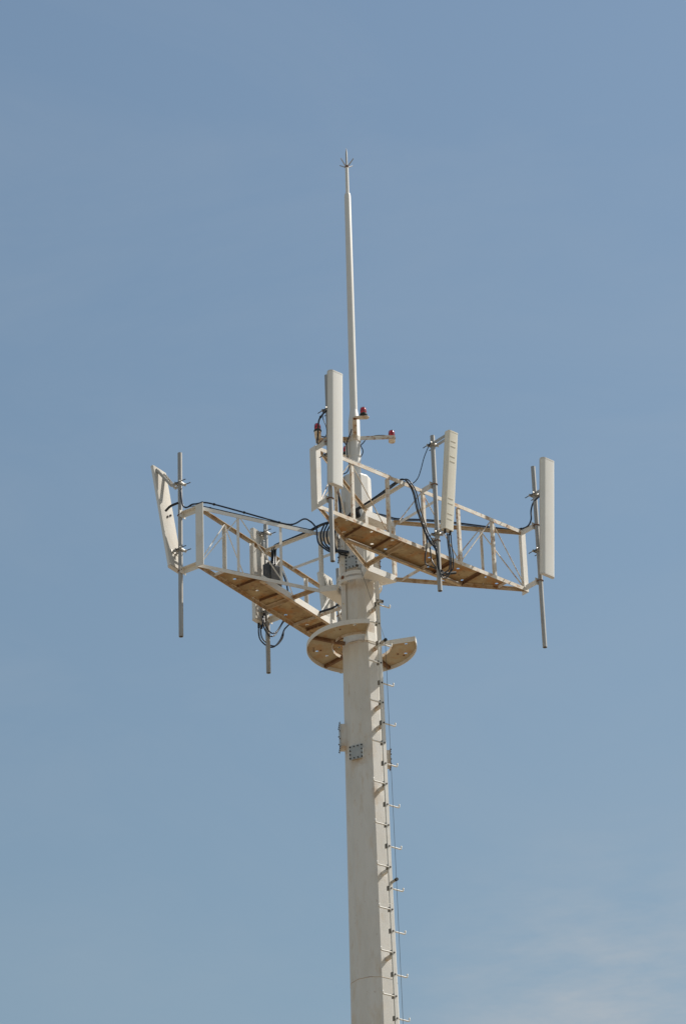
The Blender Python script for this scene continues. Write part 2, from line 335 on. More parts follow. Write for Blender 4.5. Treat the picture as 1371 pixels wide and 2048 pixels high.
# ------------------------------------------------------------------ warning lights on cross arms
ZL = ZB + 2.55
def warning_light(phi_deg, label):
    """arm leaves the mast along world angle phi, its end plate turns to the left"""
    w = thing('warning_light', label, 'warning light', (X0 + 0.012, Y0, ZL), R(phi_deg), 'red warning lights on the mast')
    bm = bmesh.new(); prism(bm, (0.08, 0, 0), (0.585, 0, 0), [(-.03, -.032), (-.022, -.032), (-.022, .024), (.03, .024), (.03, .032), (-.03, .032)], (0, 1, 0), (0, 0, 1))
    arm = mk('arm', bm, 'rustpaint', w)
    bm = bmesh.new(); disc_bolt(bm, (0, 0, 0), (0, 0, -1), 0.022, 0.012, 8); mk('bolt', bm, 'rustbolt', arm, loc=(0.555, 0.005, 0.022))
    # plate with a rounded end
    pts = [(0.505, 0.0), (0.595, 0.0)] + [(0.55 + 0.05 * math.cos(R(a)), 0.17 + 0.05 * math.sin(R(a))) for a in range(0, 181, 20)]
    bm = bmesh.new(); holed_plate(bm, pts, [(0.55, 0.205)], 0.034, 0.042, 0.006, 6); mk('end_plate', bm, 'rustpaint', w)
    c = (0.55, 0.135, 0.042)
    bm = bmesh.new(); lathe(bm, [(0.03, 0), (0.05, 0), (0.05, 0.012), (0.042, 0.018), (0.042, 0.03), (0.058, 0.034), (0.058, 0.05), (0.046, 0.056), (0.046, 0.064)], 20, c); base = mk('light_base', bm, 'lightbase', w, 35)
    bm = bmesh.new(); lathe(bm, [(0.042, 0.06), (0.0445, 0.075), (0.0445, 0.125), (0.040, 0.147), (0.028, 0.164), (0.012, 0.172)], 20, c); lens = mk('red_lens', bm, 'red', w, True)
    bm = bmesh.new(); lathe(bm, [(0.0462, 0.098), (0.049, 0.098), (0.049, 0.103), (0.0462, 0.103), (0.0462, 0.098)], 20, c, cap=False); cage = mk('cage_ring', bm, 'wire', w, 35)
    for k in range(4):
        a = R(20 + 90 * k); d = Vector((math.cos(a), math.sin(a), 0)); C = Vector(c)
        bm = bmesh.new(); tube(bm, [C + d * 0.048 + up * 0.05, C + d * 0.048 + up * 0.128, C + d * 0.042 + up * 0.152, C + d * 0.028 + up * 0.17, C + up * 0.18], 0.0028, 5); mk('cage_bar', bm, 'wire', cage)
    return w
warning_light(-90, 'red caged beacon with dark base on a plate across the front of the mast')
warning_light(0, 'red caged beacon at the free end of the long bare arm by the mast')
warning_light(180, 'red caged beacon beside the tall antenna edge, above the platform corner post')
warning_light(90, 'red beacon mostly hidden behind the tall white antenna, against the mast')
# junction box and clamp band on the mast belong to the mast
bm = bmesh.new(); box(bm, (-0.11, 0.02, 0.5), (0.06, 0.12, 0.22)); mk('junction_box', bm, 'spire', sp)
bm = bmesh.new(); lathe(bm, [(0.087, 0.62), (0.094, 0.62), (0.094, 0.70), (0.087, 0.70), (0.087, 0.62)], 24, cap=False); mk('clamp_band', bm, 'rustpaint', sp, 35)

# ------------------------------------------------------------------ antenna platforms
W_, V_, B_, E_ = 2.01, 1.442, 0.33, 0.53
def L3(u, v, z): return Vector((u, -v, z))
def vch(u): return E_ + (abs(u) - B_) * (V_ - E_) / (W_ - B_)
UP = Vector((0, 0, 1))
VP = {(1, -1): 1.685, (1, 0): 1.70, (1, 1): 1.735, (2, 1): 1.75, (2, 0): 1.66, (2, -1): 1.73}      # distance of each antenna pipe from the pole axis
def vm(psi, u): return VP[(1 if psi < 0 else 2, (u > 0.1) - (u < -0.1))]
def platform(psi, label, rusty):
    pm = 'rustpaint' if rusty else 'paint'
    p = thing('antenna_platform', label, 'platform', (X0, Y0, ZB), R(psi + 90), 'antenna platforms clamped to the pole')
    OUT = Vector((0, -1, 0)); INN = Vector((0, 1, 0))
    # outer chords
    for z0, nm in ((0.0, 'lower_rail'), (H - 0.06, 'upper_rail')):
        bm = bmesh.new(); prism(bm, L3(-W_, V_, z0), L3(W_, V_, z0), ell(0.036, 0.06, 0.007), INN, UP, (0, 1, 2, 3)); mk(nm, bm, 'rustpaint' if rusty else 'paint', p, mat2='brown')  # inner and under faces brown: painted shade and bounce as well as dust
        for s in (-1, 1):
            a, b = L3(s * (W_ - 0.005), V_ - 0.012, z0), L3(s * 0.262, vch(0.262), z0)
            d = (b - a).normalized(); side = Vector((-s, 0, 0)); side = (side - d * side.dot(d)).normalized()
            # horizontal leg towards the platform's inside
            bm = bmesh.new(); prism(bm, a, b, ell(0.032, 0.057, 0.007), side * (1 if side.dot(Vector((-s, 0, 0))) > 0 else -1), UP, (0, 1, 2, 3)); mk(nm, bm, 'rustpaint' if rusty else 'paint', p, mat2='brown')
    # corner posts, angle section
    for s in (-1, 1):
        bm = bmesh.new(); prism(bm, L3(s * (W_ + 0.003), V_ + 0.003, -0.004), L3(s * (W_ + 0.003), V_ + 0.003, H + 0.004), vell(0.085, 0.135, 0.009), Vector((-s, 0, 0)), INN); mk('corner_post', bm, 'paint', p)
    # outer uprights
    for u in (-1.35, -0.68, 0.0, 0.68, 1.35):
        bm = bmesh.new(); prism(bm, L3(u, V_ - 0.0075, 0.058), L3(u, V_ - 0.0075, H - 0.057), vell(0.045, 0.045, 0.006), Vector((1, 0, 0)), INN); mk('upright', bm, pm, p)
    for s in (-1, 1):
        d = (L3(s * W_, V_, 0) - L3(s * B_, E_, 0)).normalized(); q = Vector((-s, 0, 0)); q = (q - d * q.dot(d)).normalized()
        for uu in (1.4, 0.8):
            c = L3(s * uu, vch(uu), 0)
            bm = bmesh.new(); prism(bm, c + q * 0.008 + UP * 0.05, c + q * 0.008 + UP * (H - 0.054), vell(0.042, 0.04, 0.006), d, q); mk('upright', bm, pm, p)
        bm = bmesh.new(); prism(bm, L3(s * 0.262, 0.482, 0.098), L3(s * 0.262, 0.482, H - 0.105), rect(0.055, 0.045), Vector((1, 0, 0)), INN); mk('upright', bm, pm, p)
    # thin diagonals
    def diag(a, b, m=pm):
        bm = bmesh.new(); tube(bm, [a, b], 0.0085, 6); mk('diagonal', bm, m, p)
    vo = V_ - 0.02; zt, zl = H - 0.03, 0.045
    for s in (-1, 1):
        diag(L3(s * 1.35, vo, zt), L3(s * (W_ - 0.02), vo, zl)); diag(L3(s * 1.35, vo, zt), L3(s * 0.68, vo, zl)); diag(L3(0, vo, zt), L3(s * 0.68, vo, zl))
        diag(L3(s * 1.4, vch(1.4) + 0.004, zt), L3(s * (W_ - 0.04), V_ - 0.03, zl)); diag(L3(s * 1.4, vch(1.4) + 0.004, zt), L3(s * 0.8, vch(0.8) + 0.004, zl))
    # joists
    for s in (-1, 1):
        u = s * B_
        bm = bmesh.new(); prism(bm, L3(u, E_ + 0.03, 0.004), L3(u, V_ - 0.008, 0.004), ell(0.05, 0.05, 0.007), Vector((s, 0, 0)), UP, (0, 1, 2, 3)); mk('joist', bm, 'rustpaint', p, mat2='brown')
        bm = bmesh.new(); prism(bm, L3(u, E_ + 0.03, H - 0.05), L3(u, V_ - 0.01, H - 0.05), ell(0.04, 0.045, 0.006), Vector((s, 0, 0)), UP); mk('joist', bm, 'paint', p)
    # inner toe board
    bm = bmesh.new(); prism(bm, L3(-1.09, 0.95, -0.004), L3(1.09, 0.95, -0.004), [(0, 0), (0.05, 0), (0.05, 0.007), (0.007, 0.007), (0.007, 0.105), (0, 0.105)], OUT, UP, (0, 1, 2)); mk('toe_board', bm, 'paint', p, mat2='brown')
    # floor plates with drain holes
    holes = [(-1.385, 1.345), (-1.2, 1.065), (-0.9, 1.3), (-0.66, 1.04), (-0.5, 1.3), (-0.41, 1.045), (-0.06, 1.37), (0.256, 1.244), (0.42, 1.03), (0.8, 1.25), (1.08, 1.03), (1.283, 1.3), (1.547, 1.26)]
    cuts = [-1.6, -1.135, -0.36, 0.36, 1.135, 1.6]
    for a, b in zip(cuts, cuts[1:]):
        a2, b2 = a + 0.002, b - 0.002
        def vin(u): return max(0.958, vch(u) + 0.006)
        inner = [(b2, -vin(b2)), (a2, -vin(a2))]
        for k in (1.115, -1.115):
            if a2 < k < b2: inner = [(b2, -vin(b2)), (k, -vin(k)), (a2, -vin(a2))]
        ol = [(a2, -(V_ - 0.009)), (b2, -(V_ - 0.009))] + inner
        bm = bmesh.new(); holed_plate(bm, ol, [(h0, -h1) for h0, h1 in holes if a2 < h0 < b2], 0.0615, 0.068, 0.026); mk('floor_plate', bm, 'floor', p)
    for u in (-1.14, -0.6, 0.58, 1.125):
        bm = bmesh.new(); prism(bm, L3(u, max(0.965, vch(u) + 0.02), 0.021), L3(u, V_ - 0.06, 0.021), ell(0.04, 0.039, 0.006), Vector((1 if u < 0 else -1, 0, 0)), UP); mk('floor_rib', bm, 'rust', p)
    for s in (-1, 1):
        u = s * 1.6
        bm = bmesh.new(); prism(bm, L3(u, vch(u) + 0.02, 0.015), L3(u, V_ - 0.009, 0.015), rect(0.006, 0.05, 0, 0.025), Vector((1, 0, 0)), UP); mk('floor_rib', bm, 'paint', p)
    # mounting brackets with a curved edge round the collar
    for z0, z1 in ((0.0, 0.098), (H - 0.105, H - 0.002)):
        bm = bmesh.new(); rr = 0.331
        pts = [(-0.285, -0.475), (-0.285, -0.505), (0.285, -0.505), (0.285, -0.475)] + [(rr * math.sin(R(a)), -rr * math.cos(R(a))) for a in range(33, -34, -6)]
        vs0 = [bm.verts.new((x, y, z0)) for x, y in pts]; vs1 = [bm.verts.new((x, y, z1)) for x, y in pts]
        n = len(pts)
        for i in range(n): bm.faces.new((vs0[i], vs0[(i + 1) % n], vs1[(i + 1) % n], vs1[i]))
        bm.faces.new(vs0); bm.faces.new(vs1)
        bm.normal_update(); bmesh.ops.triangulate(bm, faces=[f for f in bm.faces if len(f.verts) > 4])
        mk('mounting_bracket', bm, 'paint', p)
    # arms that carry the antenna pipes
    for u in (-1.975, 0.0, 1.975):
        for z0 in (0.0, H - 0.085):
            bm = bmesh.new(); prism(bm, L3(u, V_ + 0.012, z0), L3(u, vm(psi, u) - 0.0455, z0), [(-.03, 0), (-.022, 0), (-.022, .077), (.03, .077), (.03, .085), (-.03, .085)], Vector((1, 0, 0)), UP); a = mk('pipe_arm', bm, 'paint', p)
            bm = bmesh.new(); box(bm, L3(u, vm(psi, u) - 0.0405, z0 + 0.043), (0.13, 0.008, 0.105)); mk('arm_plate', bm, 'paint', a)
    return p
platform(PSI1, 'rust-streaked steel platform below the cream antenna, its brown floor seen from underneath', True)
platform(PSI2, 'pale painted steel platform carrying a dark radio box on its floor', False)

# ------------------------------------------------------------------ antenna pipes
def wpos(psi, u, v, z):
    a = R(psi); n = Vector((math.cos(a), math.sin(a), 0)); t = Vector((-n.y, n.x, 0))
    return Vector((X0, Y0, ZB)) + n * v + t * u + UP * z
def pipe(psi, u, z0, z1, label):
    o = thing('antenna_pipe', label, 'pipe', wpos(psi, u, vm(psi, u), z0), R(psi + 90), 'galvanised antenna pipes')
    r = 0.0335; h = z1 - z0
    bm = bmesh.new(); lathe(bm, [(r - 0.006, 0.05), (r - 0.006, 0.0), (r, 0.0), (r, h), (r - 0.006, h), (r - 0.006, h - 0.05)], 20, cap=False); mk('pipe_wall', bm, 'galv', o, 35)
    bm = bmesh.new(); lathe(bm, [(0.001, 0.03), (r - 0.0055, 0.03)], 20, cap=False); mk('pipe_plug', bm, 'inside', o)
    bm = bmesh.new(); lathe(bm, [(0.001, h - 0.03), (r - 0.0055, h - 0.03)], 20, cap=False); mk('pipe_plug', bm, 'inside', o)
    for zz in (0.043, H - 0.042):
        q = zz - z0
        pts = [(0.044, 0.06, q)] + [(0.0395 * math.cos(R(a)), -0.0395 * math.sin(R(a)), q) for a in range(0, 181, 20)] + [(-0.044, 0.06, q)]
        bm = bmesh.new(); tube(bm, pts, 0.0065, 6); mk('u_bolt', bm, 'rustbolt', o, 40)
    return o
pipe(PSI1, -1.975, -0.952, 2.067, 'galvanised pipe behind the tall white antenna on the rust-streaked platform corner by the mast')
pipe(PSI1, 1.975, -1.048, 1.971, 'galvanised pipe behind the white antenna on the platform corner standing clear of the mast')
pipe(PSI1, 0.0, -0.766, 1.789, 'galvanised pipe carrying the cream slotted antenna')
pipe(PSI2, 1.975, -1.017, 2.024, 'galvanised pipe with the strongly tilted antenna on the pale platform')
pipe(PSI2, 0.0, -0.828, 1.669, 'galvanised pipe beside looped cables, standing behind the pale platform and radio box')
pipe(PSI2, -1.975, 0.0, 1.80, 'galvanised pipe with the antenna mostly hidden behind the round rest platform')

# ------------------------------------------------------------------ panel antennas
def rounded(w, d, r, k=5):
    """closed outline, back at y=0, front at y=-d"""
    pts = [(w / 2, 0.0)]
    for a in range(k + 1): an = R(-90 * a / k); pts.append((w / 2 - r + r * math.cos(an), -d + r + r * math.sin(an)))
    for a in range(k + 1): an = R(-90 - 90 * a / k); pts.append((-w / 2 + r + r * math.cos(an), -d + r + r * math.sin(an)))
    pts.append((-w / 2, 0.0))
    return pts
def antenna(psi, u, z0, z1, ob, ot, label, w=0.28, d=0.10, r=0.06, shell='radome', yaw=0.0, slots=False, du=0.0, zb_cl=None, zt_cl=None, longtop=False):
    """ob / ot: distance from pipe axis to the antenna's back at bottom / top"""
    o = thing('panel_antenna', label, 'antenna', wpos(psi, u, vm(psi, u), z0), R(psi + 90 + yaw), 'panel antennas')
    h = z1 - z0; tilt = math.atan2(ot - ob, h); ax = Vector((0, -math.sin(tilt), math.cos(tilt))); fy = Vector((0, math.cos(tilt), math.sin(tilt)))
    base = Vector((du, -ob, 0)); Lg = h / math.cos(tilt)
    def body(name, pts, s0, s1, mat, par=None, sm=40):
        bm = bmesh.new(); a, b = base + ax * s0, base + ax * s1
        prism(bm, a, b, pts, Vector((1, 0, 0)), fy); return mk(name, bm, mat, par or o, sm)
    prof = rounded(w, d, r)
    body('radome', prof, 0.02, Lg - 0.02, shell)
    capp = [(x * 1.012, y * 1.012 - 0.0005) for x, y in prof]
    body('end_cap', capp, 0.0, 0.022, 'seam' if shell == 'radome' else shell); body('end_cap', capp, Lg - 0.022, Lg, 'seam' if shell == 'radome' else shell)
    bp = body('back_plate', [(-w / 2 - 0.004, 0.0005), (w / 2 + 0.004, 0.0005), (w / 2 + 0.004, 0.007), (w / 2 - 0.002, 0.007), (w / 2 - 0.014, 0.012), (-w / 2 + 0.014, 0.012), (-w / 2 + 0.002, 0.007), (-w / 2 - 0.004, 0.007)], 0.012, Lg - 0.012, 'back' if shell == 'radome' else shell)
    if slots:
        for s in (0.16, 0.24, 0.40, 0.48, 1.06, 1.14, 1.30, 1.38):
            bm = bmesh.new(); c = base + ax * s + fy * (-d - 0.002)
            prism(bm, c - Vector((0.045, 0, 0)), c + Vector((0.045, 0, 0)), [(-.009, 0.006), (-.004, -.002), (.004, -.002), (.009, 0.006)], ax, fy); mk('slot_ridge', bm, shell, o)
    # brackets: jaws round the pipe, threaded rods and a hinged arm to the back plate
    for zc in ((zb_cl if zb_cl is not None else 0.18), (zt_cl if zt_cl is not None else h - 0.22)):
        j = Vector((0, 0, zc))
        bm = bmesh.new()
        for sy in (-1, 1):
            prism(bm, j + Vector((-0.075, sy * 0.036, 0)), j + Vector((0.075, sy * 0.036, 0)), [(-.022, 0), (.022, 0), (.022, sy * .006), (.006, sy * .012), (-.006, sy * .012), (-.022, sy * .006)], UP, Vector((0, 1, 0)))
            for sx in (-1, 1):
                box(bm, j + Vector((sx * 0.034, sy * 0.022, 0)), (0.02, 0.03, 0.03))
        cl = mk('pipe_clamp', bm, 'zinc', o)
        for sx in (-1, 1):
            bm = bmesh.new(); tube(bm, [j + Vector((sx * 0.06, -0.07, 0.004)), j + Vector((sx * 0.06, 0.145, 0.004))], 0.0065, 6); rd = mk('threaded_rod', bm, 'bolt', cl)
            bm = bmesh.new(); box(bm, j + Vector((sx * 0.06, 0.056, 0.004)), (0.024, 0.014, 0.024)); mk('nut', bm, 'zinc', cl)
        s = zc / math.cos(tilt)
        back = base + ax * s + fy * 0.012
        gap = back.y - (-0.048)          # negative when the back is beyond the jaw
        top = zc > h / 2
        for sx in (-1, 1):
            bm = bmesh.new()
            a = j + Vector((sx * 0.038, -0.046, 0))
            if top and longtop:
                e = base + ax * (Lg - 0.07) + fy * 0.014 + Vector((sx * 0.09, 0, 0))
                mid = Vector((sx * 0.05, a.y - 0.075, zc - 0.005))
                prism(bm, a, mid, rect(0.006, 0.045), Vector((1, 0, 0)), UP)
                d1 = (e - mid).normalized(); nn = Vector((1, 0, 0)); prism(bm, mid, e, [(-.024, -.018), (.024, -.018), (.024, .018), (.019, .018), (.019, -.012), (-.019, -.012), (-.019, .018), (-.024, .018)], nn, d1.cross(nn).normalized())
            else:
                e = back + Vector((sx * 0.038, -0.002, 0))
                if (a - e).length > 0.015: prism(bm, a, e, rect(0.006, 0.05), Vector((1, 0, 0)), UP)
                else: box(bm, (a + e) / 2, (0.03, 0.05, 0.05))
            mk('bracket_arm', bm, 'zinc', o)
        if not (top and longtop):
            bm = bmesh.new(); prism(bm, back + Vector((-0.08, 0, 0)), back + Vector((0.08, 0, 0)), rect(0.05, 0.016), ax, fy); mk('bracket_foot', bm, 'zinc', o)
    return o, base, ax, fy, Lg
aA = antenna(PSI1, -1.975, 0.20, 2.02, 0.085, 0.16, 'tall white antenna at the platform corner in front of the mast', w=0.245, d=0.07, r=0.05, zb_cl=0.55, zt_cl=1.28)
aB = antenna(PSI1, 1.975, 0.06, 1.95, 0.12, 0.28, 'tall white antenna alone on the platform corner standing clear of the mast', w=0.25, d=0.07, r=0.05, zb_cl=0.48, zt_cl=1.42)
aM = antenna(PSI1, 0.0, 0.13, 1.66, 0.17, 0.37, 'cream antenna with paired slot ridges, leaning out from its pipe', w=0.175, d=0.085, r=0.02, shell='cream', slots=True, zb_cl=0.02, zt_cl=1.50)
aC = antenna(PSI2, 1.975, 0.11, 1.90, 0.075, 0.385, 'white antenna seen from its back, strongly tilted on a long bracket', w=0.30, d=0.06, r=0.04, zb_cl=0.28, zt_cl=1.39, longtop=True)
aN = antenna(PSI2, 0.0, 0.02, 1.57, 0.075, 0.085, 'narrow antenna behind the pale platform with cables looping from its bottom', w=0.29, d=0.075, r=0.03, du=0.05, zb_cl=0.16, zt_cl=1.50)
aD = antenna(PSI2, -1.975, 0.22, 1.78, 0.09, 0.23, 'white antenna half hidden behind the pole and round rest platform', w=0.30, d=0.09, zb_cl=0.2, zt_cl=1.15, longtop=True)
# two cable sockets on the back of the tilted antenna
for a in (aC, aD):
    o, b, ax, fy, Lg = a
    for sx, s in ((-0.06, 0.98), (0.02, 0.92)):
        bm = bmesh.new(); tube(bm, [b + ax * s + fy * 0.01 + Vector((sx, 0, 0)), b + ax * s + fy * 0.035 + Vector((sx, 0, 0))], 0.016, 8); mk('cable_socket', bm, 'bolt', o)
for a, xs in ((aM, (-0.05, 0.05)), (aN, (-0.07, 0.0))):
    o, b, ax, fy, Lg = a
    for x in xs:
        bm = bmesh.new(); c = b + fy * (-0.05) + Vector((x, 0, 0)); tube(bm, [c + ax * 0.005, c - ax * 0.06], 0.017, 10); mk('cable_socket', bm, 'rubber', o, 40)
# small tilt motor by the narrow antenna's upper clamp
o, b, ax, fy, Lg = aN
bm = bmesh.new(); box(bm, b + ax * 1.27 + fy * 0.06 + Vector((-0.03, 0, 0)), (0.07, 0.06, 0.2)); bevel(bm, 0.008); mk('tilt_motor', bm, 'plate', o, 30)

# ------------------------------------------------------------------ radio box on the pale platform
rr_ = thing('radio_unit', 'dark grey finned radio box on the pale platform floor', 'radio box', wpos(PSI2, 0.44, 1.25, 0.068), R(PSI2 + 90))
bm = bmesh.new(); box(bm, (0, 0, 0.30), (0.27, 0.13, 0.50)); bevel(bm, 0.012); mk('case', bm, 'radio', rr_, 30)
for k in range(9):
    bm = bmesh.new(); box(bm, (-0.115 + k * 0.029, 0.08, 0.30), (0.006, 0.035, 0.45)); mk('fin', bm, 'radio', rr_)
for sx in (-1, 1):
    bm = bmesh.new(); box(bm, (sx * 0.1, 0, 0.028), (0.03, 0.12, 0.056)); mk('foot', bm, 'zinc', rr_)
bm = bmesh.new(); tube(bm, [(-0.09, 0, 0.545), (-0.09, 0, 0.585), (0.09, 0, 0.585), (0.09, 0, 0.545)], 0.008, 6); mk('handle', bm, 'radio', rr_)
for sx in (-0.06, 0.0, 0.06):
    bm = bmesh.new(); tube(bm, [(sx, 0, 0.545), (sx, 0, 0.60)], 0.013, 8); mk('cable_socket', bm, 'rubber', rr_)

# ------------------------------------------------------------------ round rest platform
ZD = 24.705
rp = thing('rest_platform', 'round brown-bottomed rest platform with a gap for the climber', 'platform', (X0, Y0, ZD))
RI, RO = 0.43, 0.793
def arc(r, a0, a1, n): return [(r * math.cos(R(a0 + (a1 - a0) * k / n)), r * math.sin(R(a0 + (a1 - a0) * k / n))) for k in range(n + 1)]
G0, G1 = -14.5, 279.0          # plate runs counter-clockwise from G0 to G1
secs = [G0, 60, 133, 206, G1]
hole_pol = [(0, 0.64), (25, 0.70), (75, 0.6), (110, 0.68), (150, 0.58), (168, 0.66), (200, 0.66), (232, 0.62), (262, 0.64), (276, 0.53)]
for a0, a1 in zip(secs, secs[1:]):
    aa, bb = a0 + 0.3, a1 - 0.3
    ol = arc(RO - 0.006, aa, bb, 16) + arc(RI, bb, aa, 16)
    hs = [(r * math.cos(R(a)), r * math.sin(R(a))) for a, r in hole_pol if aa + 3 < a < bb - 3]
    bm = bmesh.new(); holed_plate(bm, ol, hs, 0.058, 0.066, 0.025); mk('deck_plate', bm, 'disc', rp)
def band(name, r0, r1, z0, z1, a0, a1, mat):
    bm = bmesh.new(); n = 48
    o_ = arc(r1, a0, a1, n); i_ = arc(r0, a0, a1, n)
    q = [[bm.verts.new((x, y, z)) for x, y in pts] for pts, z in ((o_, z0), (o_, z1), (i_, z1), (i_, z0))]
    for k in range(n):
        for s in range(4): bm.faces.new((q[s][k], q[s][k + 1], q[(s + 1) % 4][k + 1], q[(s + 1) % 4][k]))
    bm.faces.new([q[s][0] for s in range(4)]); bm.faces.new([q[s][n] for s in range(4)][::-1])
    return mk(name, bm, mat, rp, 40)
band('outer_rim', RO - 0.006, RO, 0.0, 0.07, G0, G1, 'paint')
band('inner_rim', RI - 0.006, RI, 0.02, 0.066, G0, G1, 'rustpaint')
for a in secs:
    d = Vector((math.cos(R(a)), math.sin(R(a)), 0)); t = Vector((-d.y, d.x, 0))
    e = a in (G0, G1)
    sgn = 1 if a == G0 else -1
    bm = bmesh.new()
    if e: prism(bm, d * (0.27 if a == G1 else 0.27), d * (RO + 0.001), [(0, 0), (sgn * .006, 0), (sgn * .006, .075), (0, .075)], t, UP)
    else: prism(bm, d * 0.262 + UP * 0.012, d * (RO - 0.007) + UP * 0.012, [(-.022, 0), (.022, 0), (.022, .045), (-.022, .045)], t, UP)
    mk('radial_beam', bm, 'paint' if e else 'rust', rp)
bm = bmesh.new(); lathe(bm, [(rup(24.75) + 0.002, 0.005), (rup(24.75) + 0.022, 0.005), (rup(24.8) + 0.012, 0.15), (rup(24.8) + 0.002, 0.15)], 12, a0=A0, cap=False); mk('clamp_ring', bm, 'paint', rp)
for a in (30, 100, 170, 240):
    for rr0 in (0.60, 0.70):
        bm = bmesh.new(); lathe(bm, [(0.013, -0.010), (0.013, 0.0)], 6); mk('bolt', bm, 'rustbolt', rp, loc=(rr0 * math.cos(R(a)), rr0 * math.sin(R(a)), 0.0585))

for a, rr0, pts in ((256, 0.70, [(-.055, .0), (-.05, .018), (-.035, .012), (-.04, -.012), (-.02, -.008), (-.015, .01), (-.005, -.01), (.005, .008), (.015, -.012), (.022, .016), (.03, -.01), (.045, -.004), (.055, -.008)]),
                    (176, 0.70, [(-.02, .02), (.02, .024), (.0, .0), (.022, -.012), (-.012, -.024)])):
    d = Vector((math.cos(R(a)), math.sin(R(a)), 0)); c0 = d * rr0 + UP * 0.0572
    bm = bmesh.new(); tube(bm, smooth_path([c0 + Vector((x, y * 1.6, 0)) for x, y in pts], 4), 0.0028, 5); mk('rust_scrawl', bm, 'rustbolt', rp)

# ------------------------------------------------------------------ climbing ladder: one rail with pegs either side
nL = fdir(35); tL = Vector((-nL.y, nL.x, 0))       # tL points right / away
ld = thing('climbing_ladder', 'single rail climbing ladder with upturned pegs up the pole side', 'ladder', (X0, Y0, 0))
def rz(z):
    r = rlow(z) if z < 24.7 else rup(z)
    return r * math.cos(R(15))
def rail_pt(z): return nL * (0.283 * math.cos(R(15)) + 0.185 + (24.37 - z) * 0.0098) + UP * z
joints = [25.62, 23.55, 20.55, 17.6, 14.6, 11.6, 8.6, 5.6, 2.6]
for a, b in zip(joints, joints[1:]):
    bm = bmesh.new(); prism(bm, rail_pt(a - 0.004), rail_pt(b + 0.004), [(-.027, 0), (.027, 0), (.027, -.03), (.022, -.03), (.022, -.005), (-.022, -.005), (-.022, -.03), (-.027, -.03)], tL, nL); mk('rail', bm, 'paint', ld)
def peg_mesh(s, nm):
    bm = bmesh.new(); P = [Vector((0, 0, 0)), tL * s * 0.10, tL * s * 0.165, tL * s * 0.182 + UP * 0.012, tL * s * 0.185 + UP * 0.05]
    tube(bm, smooth_path(P, 3), 0.0115, 7); return bm
pl_ = pr_ = None
k = 6
z = 23.64 + 0.318 * 5
i = 5
proto = {}
while z > 3.0:
    s = 1 if i % 2 else -1
    q = rail_pt(z) - nL * 0.012
    if s not in proto:
        proto[s] = mk('peg', peg_mesh(s, ''), 'paint', ld, True, loc=q + tL * s * 0.026); pg = proto[s]
        bm = bmesh.new(); box(bm, (0, 0, 0), (0.016, 0.035, 0.065), Matrix((tL, nL, UP)).transposed()); lug0 = mk('peg_lug', bm, 'darkzinc', pg, loc=-tL * s * 0.026 - tL * 0.035 - nL * 0.016)
        bm = bmesh.new(); disc_bolt(bm, (0, 0, 0), nL, 0.0125, 0.01, 8); bl0 = mk('bolt', bm, 'bolt', pg, loc=-tL * s * 0.026 + nL * 0.012)
        proto[s] = (pg, lug0, bl0)
    else:
        pg0, l0, b0 = proto[s]
        pg = link_copy(pg0, ld, loc=q + tL * s * 0.026); link_copy(l0, pg); link_copy(b0, pg)
    if i in (5, 3, 0, -4, -8, -12, -16, -1) or (i < -16 and i % 4 == 0):
        r0 = rz(z)
        bm = bmesh.new(); prism(bm, nL * (r0 - 0.01) + UP * (z - 0.03), rail_pt(z - 0.03) - nL * 0.004, rect(0.04, 0.05), tL, UP); so = mk('standoff', bm, 'rustpaint', ld)
    i -= 1; z -= 0.318
# top stop and the two guide tubes for the safety wire
q = rail_pt(25.28)
bm = bmesh.new(); box(bm, q + nL * 0.012 + tL * 0.02, (0.11, 0.024, 0.05), Matrix((tL, nL, UP)).transposed()); st = mk('top_stop', bm, 'zinc', ld)
for dx in (-0.02, 0.06):
    bm = bmesh.new(); disc_bolt(bm, (0, 0, 0), nL, 0.014, 0.012, 6); mk('bolt', bm, 'bolt', st, loc=q + nL * 0.026 + tL * dx)
for zz in (24.60, 20.87):
    q = rail_pt(zz) + tL * 0.015
    bm = bmesh.new(); tube(bm, [q - nL * 0.01, q + nL * 0.10], 0.021, 12); gt = mk('wire_guide', bm, 'zinc', ld, 35)
    bm = bmesh.new(); tube(bm, [q + nL * 0.095, q + nL * 0.128], 0.0235, 12); mk('guide_tip', bm, 'rubber', gt, 35)

# ------------------------------------------------------------------ cables
def local_world(fr, pts):
    psi = PSI1 if fr == 1 else PSI2
    return [wpos(psi, *p) for p in pts]
def cable(name, pts, r, label, mat='cable', cat='cable', group='black antenna cables', ties=()):
    P = smooth_path(pts, 7); o0 = P[0]
    bm = bmesh.new(); tube(bm, [p - o0 for p in P], r, 8)
    o = mk(name, bm, mat, None, True, loc=o0); tag(o, label, cat, group)
    for t in ties:
        k = min(len(P) - 2, max(1, int(t * len(P)))); d = (P[k + 1] - P[k - 1]).normalized()
        bm = bmesh.new(); tube(bm, [P[k] - o0 - d * 0.012, P[k] - o0 + d * 0.012], r * 1.35 + 0.002, 8); mk('cable_tie', bm, 'rubber', o, 40)
    return o
def off(pts, d, a=0, b=None):
    n = len(pts); b = n if b is None else b
    return [Vector(p) + (Vector(d) if a <= i < b else Vector((0, 0, 0))) for i, p in enumerate(pts)]
